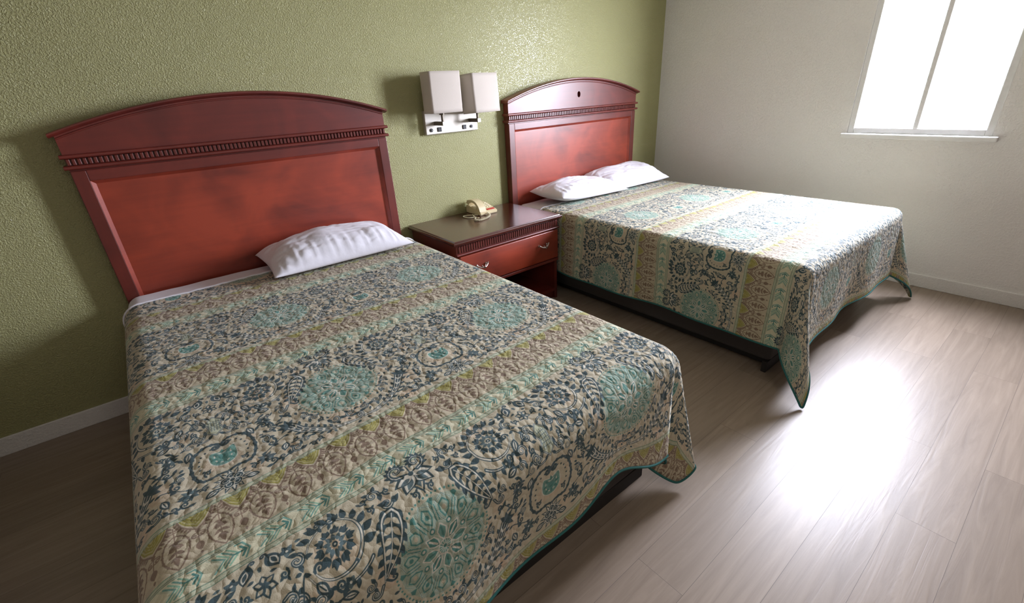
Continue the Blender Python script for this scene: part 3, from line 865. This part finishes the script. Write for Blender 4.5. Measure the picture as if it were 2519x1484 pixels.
# ------------------------------------------------------------------ pillows
def make_pillow(w, d, h, loc, rot, label, seed, sag=0., pu=2.6):
    nu, nv = 84, 56
    bm = bmesh.new()
    def surf(u, v, sgn):
        # corners stay out as ears, sides pull in between them
        eu = 1 - .075 * (1 - v * v) if True else 1
        x = w / 2 * u * (1 - .05 * (1 - v * v) * abs(u) ** 3)
        y = d / 2 * v * (1 - .09 * (1 - u * u) * abs(v) ** 3)
        k = max(0., (1 - abs(u) ** pu)) ** .62 * max(0., (1 - abs(v) ** 2.4)) ** .58
        wr = 0
        if sgn > 0:
            q = Vector((u * 2.2 + seed, v * 2.0, seed))
            n3 = lambda a, b, c: noise.noise(Vector((a + seed, b, c)))
            wx, wy = u + .25 * n3(u * 2, v * 2, 5), v + .25 * n3(u * 2, v * 2, 9)
            wr = .012 * noise.noise(q)
            # long soft creases, pulled towards the corners
            cr_ = abs(n3(wx * 1.6 + wy * 3.4, wy * .8 - wx * 1.1, 3)); wr -= .006 * max(0, .16 - cr_) / .16
            cr_ = abs(n3(wx * 4.2 - wy * 2.2, wx * 1.2 + wy * 1.2, 12)); wr -= .0025 * max(0, .2 - cr_) / .2
            # small gathers along the front seam
            wr += .0045 * math.sin(u * 46 + 7 * n3(u * 5, 0, 1)) * max(0, -v) ** 3 * (1 - abs(v)) * 6
        z = sgn * (h / 2 * k * (1.15 if sgn > 0 else .85) + wr * min(1, k * 2.2))
        return Vector((x, y, z + sag * u * u))
    T, B = [], []
    for j in range(nv + 1):
        v = -1 + 2 * j / nv
        v = math.sin(v * PI / 2) * .35 + v * .65
        T.append([]); B.append([])
        for i in range(nu + 1):
            u = -1 + 2 * i / nu; u = math.sin(u * PI / 2) * .35 + u * .65
            edge = i in (0, nu) or j in (0, nv)
            a = bm.verts.new(surf(u, v, 1)); T[-1].append(a)
            B[-1].append(a if edge else bm.verts.new(surf(u, v, -1)))
    for j in range(nv):
        for i in range(nu):
            bm.faces.new((T[j][i], T[j][i + 1], T[j + 1][i + 1], T[j + 1][i]))
            f = (B[j][i], B[j + 1][i], B[j + 1][i + 1], B[j][i + 1])
            if len(set(f)) == 4:
                try: bm.faces.new(f)
                except ValueError: pass
    R3 = Matrix.Rotation(math.radians(rot[2]), 3, 'Z') @ Matrix.Rotation(math.radians(rot[1]), 3, 'Y') @ Matrix.Rotation(math.radians(rot[0]), 3, 'X')
    zb, yb_ = ZT + .029, -.066
    for v in bm.verts:                            # settles on the bed and against the headboard
        q = R3 @ v.co + Vector(loc)
        if q.z < zb + .03: q.z = zb + .03 * math.exp((q.z - zb - .03) / .03)
        if q.y > yb_ - .03: q.y = yb_ - .03 * math.exp((yb_ - .03 - q.y) / .03)
        v.co = q
    o = from_bm('pillow', bm, M_CASE, smooth=180, at=loc)
    tag(o, label, 'pillow', 'white bed pillows')
    return o
make_pillow(.715, .42, .195, (-1.368, -.243, .633), (3, 0, 0), 'wide white pillow alone against the near headboard', 1.3)
make_pillow(.69, .38, .17, (.484, -.266, .636), (0, 4, -2), 'front white pillow on the far bed, beside the nightstand', 2.2)
make_pillow(.70, .40, .185, (1.015, -.240, .638), (8, -3, -5), 'rear white pillow on the far bed, propped near the room corner', 7.7, pu=4.2)

# ------------------------------------------------------------------ nightstand
nsx0, nsx1, nsy0, nsy1, nsz = -.8339, -.001, -.569, -.018, .60
ns = thing('nightstand', 'cherry two-drawer nightstand between the two beds', 'nightstand', ((nsx0 + nsx1) / 2, (nsy0 + nsy1) / 2, 0))
nso = Vector(ns.location)
def npart(name, shapes, m, parent=None, sm=None, bev=.002):
    bm = bmesh.new()
    for lo, hi in shapes: box(bm, Vector(lo) - nso, Vector(hi) - nso, bev)
    return from_bm(name, bm, m, parent or ns, smooth=sm)
bx0, bx1, byf = -.808, -.020, -.545
# top: slab with a thumbnail edge and a cove below
bm = bmesh.new()
def ring_stack(levels):
    rings = []
    for ins, z in levels:
        rings.append([bm.verts.new(Vector(p) - nso) for p in ((nsx0 + ins, nsy0 + ins, z), (nsx1 - ins, nsy0 + ins, z), (nsx1 - ins, nsy1, z), (nsx0 + ins, nsy1, z))])
    for a, b in zip(rings, rings[1:]):
        for k in range(4): bm.faces.new((a[k], a[(k + 1) % 4], b[(k + 1) % 4], b[k]))
    bm.faces.new(rings[0][::-1]); bm.faces.new(rings[-1])
ring_stack([(.022, .566), (.016, .569), (.012, .574), (.003, .577), (0, .581), (0, .588), (.004, .593), (.010, .595), (.012, .5995), (.014, .600)])
from_bm('top', bm, M_TOP, ns)
npart('side_panel', [((bx0, byf + .012, 0), (bx0 + .022, nsy1, .566))], M_WOODV)
npart('side_panel', [((bx1 - .022, byf + .012, 0), (bx1, nsy1, .566))], M_WOODV)
npart('back_panel', [((bx0 + .022, nsy1 - .014, .02), (bx1 - .022, nsy1, .566))], M_WOODV)
npart('shelf', [((bx0 + .022, byf + .016, .055), (bx1 - .022, nsy1 - .014, .078))], M_WOODH)
npart('drawer_case', [((bx0 + .022, byf + .016, .312), (bx1 - .022, nsy1 - .014, .566))], M_WOODV, bev=0)
npart('base_rail', [((bx0 + .022, byf + .030, 0), (bx1 - .022, byf + .05, .055))], M_WOODV)
npart('bottom_rail', [((bx0, byf - .004, .284), (bx1, byf + .016, .304))], M_WOODH, bev=.004)
# fluted frieze
bm = bmesh.new()
box(bm, Vector((bx0, byf + .004, .520)) - nso, Vector((bx1, byf + .013, .566)) - nso)
n = 46; p = (bx1 - bx0 - .024) / n
for k in range(n):
    x = bx0 + .012 + p * k
    box(bm, Vector((x + p * .16, byf - .003, .524)) - nso, Vector((x + p * .84, byf + .006, .563)) - nso, .002, 1)
from_bm('fluted_frieze', bm, M_WOODV, ns)
bm = bmesh.new()
prof = [(byf + .012, .506)] + [(byf - .001 - .009 * math.sin(PI * k / 8), .513 - .007 * math.cos(PI * k / 8)) for k in range(9)] + [(byf + .012, .520)]
prism(bm, [(y - nso.y, z) for y, z in prof], 'x', bx0 - .004 - nso.x, bx1 + .004 - nso.x); from_bm('moulding', bm, M_WOODH, ns, smooth=35)
def handle(parent, x, z):
    y0 = byf - .012
    bm = bmesh.new()
    L_ = .042
    for sg in (-1, 1):
        tube(bm, [Vector((x + sg * .034, y0 + .004, z)) - nso, Vector((x + sg * .034, y0 - .012, z)) - nso], .0042, 10)
        disc(bm, Vector((x + sg * .034, y0 + .002, z)) - nso, .008, (0, -1, 0), .004, 16)
    pts = spline([(x - L_, y0 - .010, z + .010), (x - .034, y0 - .014, z), (x - .017, y0 - .024, z - .009), (x, y0 - .028, z - .011), (x + .017, y0 - .024, z - .009), (x + .034, y0 - .014, z), (x + L_, y0 - .010, z + .010)], 6)
    tube(bm, [Vector(q) - nso for q in pts], .0038, 10)
    pts = spline([(x - .014, y0 - .022, z + .004), (x, y0 - .030, z - .011), (x + .014, y0 - .022, z + .004)], 6)
    tube(bm, [Vector(q) - nso for q in pts], .0026, 8)
    disc(bm, Vector((x, y0 - .026, z - .011)) - nso, .0065, (0, -1, 0), .007, 14)
    return from_bm('handle', bm, M_SILVER, parent, smooth=40)
for z0, z1 in ((.310, .502),):
    bm = bmesh.new()
    lo = Vector((bx0 + .014, byf - .010, z0)) - nso; hi = Vector((bx1 - .008, byf + .014, z1)) - nso
    box(bm, lo, hi, .005, 3)
    dr = from_bm('drawer', bm, M_PANEL, ns, smooth=40)
    zc = z0 + (z1 - z0) * .60
    handle(dr, -.655, zc); handle(dr, -.165, zc)

# ------------------------------------------------------------------ telephone on the nightstand
ph = thing('telephone', 'beige corded desk telephone with a red card, on the nightstand', 'telephone', (-.315, -.105, .600))
po = Vector(ph.location)
bm = bmesh.new()
px0, px1, py0, py1 = -.385, -.243, -.190, -.022
sec = [(py0, .601), (py0 - .002, .616), (py0 + .006, .624), (py1 - .05, .651), (py1 - .006, .654), (py1, .646), (py1, .601)]
prism(bm, [(y - po.y, z - po.z) for y, z in sec], 'x', px0 - po.x, px1 - po.x)
bmesh.ops.bevel(bm, geom=list(bm.edges), offset=.004, segments=2, affect='EDGES')
from_bm('body', bm, M_BEIGE, ph, smooth=50)
def onface(y): return .624 + (y - (py0 + .006)) / ((py1 - .05) - (py0 + .006)) * .027
slope = math.atan2(.027, (py1 - .05) - (py0 + .006))
def keybox(x, y, wx, wy, h, m, name):
    bm = bmesh.new(); box(bm, (-wx / 2, -wy / 2, -.002), (wx / 2, wy / 2, h), .0014)
    bmesh.ops.rotate(bm, verts=bm.verts, cent=(0, 0, 0), matrix=Matrix.Rotation(slope, 3, 'X'))
    bmesh.ops.translate(bm, verts=bm.verts, vec=Vector((x, y, onface(y))) - po)
    return from_bm(name, bm, m, ph)
for r in range(4):
    for c in range(3): keybox(-.305 + .021 * c, -.085 - .019 * r + .012, .015, .012, .004, M_KEY, 'key')
b = keybox(-.284, -.168, .062, .020, .0025, M_RED, 'number_card'); b['label'] = 'red card strip at the front edge'
b = keybox(-.338, -.172, .012, .010, .004, M_GREENL, 'message_key'); b['label'] = 'small green key'
# handset: arched grip with two cups
hs_x = -.358
bm = bmesh.new()
prof = spline([(0, py0 + .002, .622), (0, py0 + .014, .655), (0, py0 + .046, .684), (0, -.105, .694), (0, py1 - .048, .692), (0, py1 - .012, .682), (0, py1 - .004, .660)], 5)
low = spline([(0, py0 + .028, .624), (0, py0 + .040, .654), (0, py0 + .058, .670), (0, -.105, .678), (0, py1 - .056, .676), (0, py1 - .042, .664), (0, py1 - .034, .655)], 5)
outl = [(q.y - po.y, q.z - po.z) for q in prof] + [(q.y - po.y, q.z - po.z) for q in reversed(low)]
prism(bm, outl, 'x', hs_x - .027 - po.x, hs_x + .025 - po.x)
bmesh.ops.bevel(bm, geom=[e for e in bm.edges if abs(e.verts[0].co.x - e.verts[1].co.x) < 1e-6], offset=.006, segments=3, affect='EDGES')
from_bm('handset', bm, M_BEIGE, ph, smooth=50)
bm = bmesh.new()
box(bm, Vector((hs_x - .022, -.138, .632)) - po, Vector((hs_x + .018, -.062, .650)) - po, .006, 3)
from_bm('cradle', bm, M_KEY, ph, smooth=50)
# coiled handset cord and straight loop of line cord on the table
ctr = spline([(-.330, -.196, .612), (-.340, -.232, .607), (-.385, -.272, .6075), (-.436, -.292, .6075), (-.470, -.288, .6075), (-.478, -.262, .6075), (-.45, -.225, .6085)], 12)
bm = bmesh.new()
def coil(path, turns, R_, r_):
    pts = []
    n_ = turns * 10
    for i in range(n_ + 1):
        f = i / n_ * (len(path) - 1); k = min(int(f), len(path) - 2); q = path[k].lerp(path[k + 1], f - k)
        tdir = (path[k + 1] - path[k]).normalized(); s1 = tdir.cross(Vector((0, 0, 1))).normalized(); s2 = s1.cross(tdir)
        a = 2 * PI * i / 10
        pts.append(q + (s1 * math.cos(a) + s2 * math.sin(a)) * R_)
    tube(bm, pts, r_, 6)
coil([q - po for q in ctr], 34, .0058, .0016)
from_bm('coiled_cord', bm, M_KEY, ph, smooth=180)
bm = bmesh.new()
lp = spline([(-.392, -.172, .606), (-.400, -.150, .6045), (-.455, -.112, .604), (-.478, -.128, .604), (-.470, -.180, .604), (-.430, -.20, .6045)], 10)
tube(bm, [q - po for q in lp], .0034, 8)
lp = spline([(-.40, -.12, .604), (-.425, -.17, .605), (-.44, -.22, .608), (-.452, -.268, .615)], 10)
tube(bm, [q - po for q in lp], .0034, 8)
from_bm('line_cord', bm, M_KEY, ph, smooth=180)

# ------------------------------------------------------------------ twin wall lamp
wl = thing('wall_lamp', 'brushed metal twin wall lamp with two square off-white shades above the nightstand', 'wall lamp', (-.43, 0, 1.19))
wo = Vector(wl.location)
bm = bmesh.new(); box(bm, Vector((-.622, -.028, 1.124)) - wo, Vector((-.236, 0, 1.262)) - wo, .004); from_bm('back_plate', bm, M_BRUSH, wl)
for sx in (-.585, -.288):                       # two round buttons, two square outlets
    bm = bmesh.new(); disc(bm, Vector((sx, -.026, 1.150)) - wo, .0105, (0, -1, 0), .006, 20); b = from_bm('push_button', bm, M_BLACK, wl, smooth=40)
    bm = bmesh.new(); disc(bm, Vector((sx + .001, -.031, 1.150)) - wo, .0045, (0, -1, 0), .005, 16); from_bm('button_cap', bm, M_GREYP, b, smooth=40)
for sx in (-.527, -.342):
    bm = bmesh.new(); box(bm, Vector((sx - .014, -.033, 1.137)) - wo, Vector((sx + .014, -.026, 1.163)) - wo, .002); b = from_bm('socket', bm, M_BLACK, wl)
    bm = bmesh.new()
    for q in (-.006, .006): box(bm, Vector((sx + q - .0012, -.0342, 1.146)) - wo, Vector((sx + q + .0012, -.0325, 1.155)) - wo)
    from_bm('slot', bm, M_GREYP, b)
def shade(x0, x1, y0, y1, z0, z1, yaw, tilt):
    bm = bmesh.new()
    w, d, r = (x1 - x0) / 2, (y1 - y0) / 2, .014
    outl = []
    for cx_, cy_, a0 in ((w - r, d - r, 0), (-w + r, d - r, 90), (-w + r, -d + r, 180), (w - r, -d + r, 270)):
        for k in range(5):
            a = math.radians(a0 + 90 * k / 4); outl.append((cx_ + r * math.cos(a), cy_ + r * math.sin(a)))
    h = z1 - z0; nz_ = 10
    rings = []
    for j in range(nz_ + 1):
        z = h * j / nz_
        rings.append([bm.verts.new((x * (1 + .002 * math.sin(9 * z)), y + .0022 * noise.noise(Vector((x * 20 + yaw, z * 18, y * 20))), z)) for x, y in outl])
    n_ = len(outl)
    for a, b in zip(rings, rings[1:]):
        for k in range(n_): bm.faces.new((a[k], a[(k + 1) % n_], b[(k + 1) % n_], b[k]))
    rot = Matrix.Rotation(math.radians(yaw), 3, 'Z') @ Matrix.Rotation(math.radians(tilt), 3, 'X')
    bmesh.ops.rotate(bm, verts=bm.verts, cent=(0, 0, h / 2), matrix=rot)
    bmesh.ops.translate(bm, verts=bm.verts, vec=Vector(((x0 + x1) / 2, (y0 + y1) / 2, z0)) - wo)
    o = from_bm('lamp_shade', bm, M_SHADE, wl, smooth=60)
    so = o.modifiers.new('thickness', 'SOLIDIFY'); so.thickness = .0025; so.offset = 0
    return o
shade(-.640, -.428, -.165, -.058, 1.247, 1.468, 0, 0)
shade(-.368, -.152, -.175, -.055, 1.230, 1.450, 7, -3)
for ax, dx in ((-.548, 0), (-.292, .012)):
    bm = bmesh.new(); box(bm, Vector((ax - .012, -.128, 1.176)) - wo, Vector((ax + .012, -.026, 1.198)) - wo, .0015)
    arm = from_bm('arm', bm, M_STEEL, wl)
    bm = bmesh.new(); box(bm, Vector((ax - .0125, -.131, 1.1755)) - wo, Vector((ax + .0125, -.128, 1.1985)) - wo, .001); from_bm('end_cap', bm, M_BRUSH, arm)
    bm = bmesh.new(); tube(bm, [Vector((ax, -.112, 1.197)) - wo, Vector((ax, -.112, 1.250)) - wo], .0075, 12); disc(bm, Vector((ax, -.112, 1.236)) - wo, .016, (0, 0, 1), .012, 20)
    tube(bm, [Vector((ax, -.112, 1.248)) - wo, Vector((ax, -.112, 1.31)) - wo], .013, 14)
    from_bm('stem', bm, M_STEEL, arm, smooth=40)

# ------------------------------------------------------------------ light
w = bpy.data.worlds.new('overcast sky'); SC.world = w; w.use_nodes = True
nt = w.node_tree; bg = nt.nodes['Background']
tc = N(nt, 'ShaderNodeTexCoord'); sp = N(nt, 'ShaderNodeSeparateXYZ'); nt.links.new(tc.outputs['Generated'], sp.inputs[0])
cr = N(nt, 'ShaderNodeValToRGB'); e = cr.color_ramp.elements
e[0].position = .38; e[0].color = (.34, .33, .33, 1); e[1].position = .51; e[1].color = (.94, .95, 1.12, 1)
mr = N(nt, 'ShaderNodeMapRange'); mr.inputs['From Min'].default_value = -1
nt.links.new(sp.outputs['Z'], mr.inputs['Value']); nt.links.new(mr.outputs['Result'], cr.inputs['Fac']); nt.links.new(cr.outputs['Color'], bg.inputs['Color'])
bg.inputs['Strength'].default_value = 58.0
pl = bpy.data.lights.new('window portal', 'AREA'); pl.shape = 'RECTANGLE'; pl.size = WY1 - WY0; pl.size_y = WZ1 - WZ0
pl.cycles.is_portal = True
po_ = bpy.data.objects.new('window portal', pl); COL.objects.link(po_)
po_.location = (XR + .038, ym, (WZ0 + WZ1) / 2); po_.rotation_euler = (0, math.radians(90), math.radians(90)); po_.rotation_euler = Matrix(((0, 0, 1), (1, 0, 0), (0, 1, 0))).to_euler()
# soft fill added overhead behind the camera to lift the ambient; no real fitting
lt = bpy.data.lights.new('added fill light', 'AREA'); lt.shape = 'DISK'; lt.size = .9; lt.energy = 7; lt.color = (1, .95, .87)
lo_ = bpy.data.objects.new('added fill light', lt); COL.objects.link(lo_); lo_.location = (-1.6, -3.5, 2.36)

# ------------------------------------------------------------------ camera
cam = bpy.data.cameras.new('camera'); co = bpy.data.objects.new('camera', cam); COL.objects.link(co)
co.location = (-2.06976, -2.66170, 1.34080); co.rotation_euler = (1.137925, .053260, -.681694)
cam.sensor_fit = 'HORIZONTAL'; cam.sensor_width = 36; cam.lens = 1118.79 / 2519 * 36; cam.clip_start = .02
SC.camera = co
SC.view_settings.view_transform = 'Standard'; SC.view_settings.look = 'None'
SC.view_settings.exposure = 0.86; SC.view_settings.gamma = 1
SC.cycles.use_denoising = True
SC.cycles.max_bounces = 7; SC.cycles.diffuse_bounces = 4; SC.cycles.glossy_bounces = 3; SC.cycles.sample_clamp_indirect = 5
SC.cycles.use_adaptive_sampling = True; SC.cycles.adaptive_threshold = .04
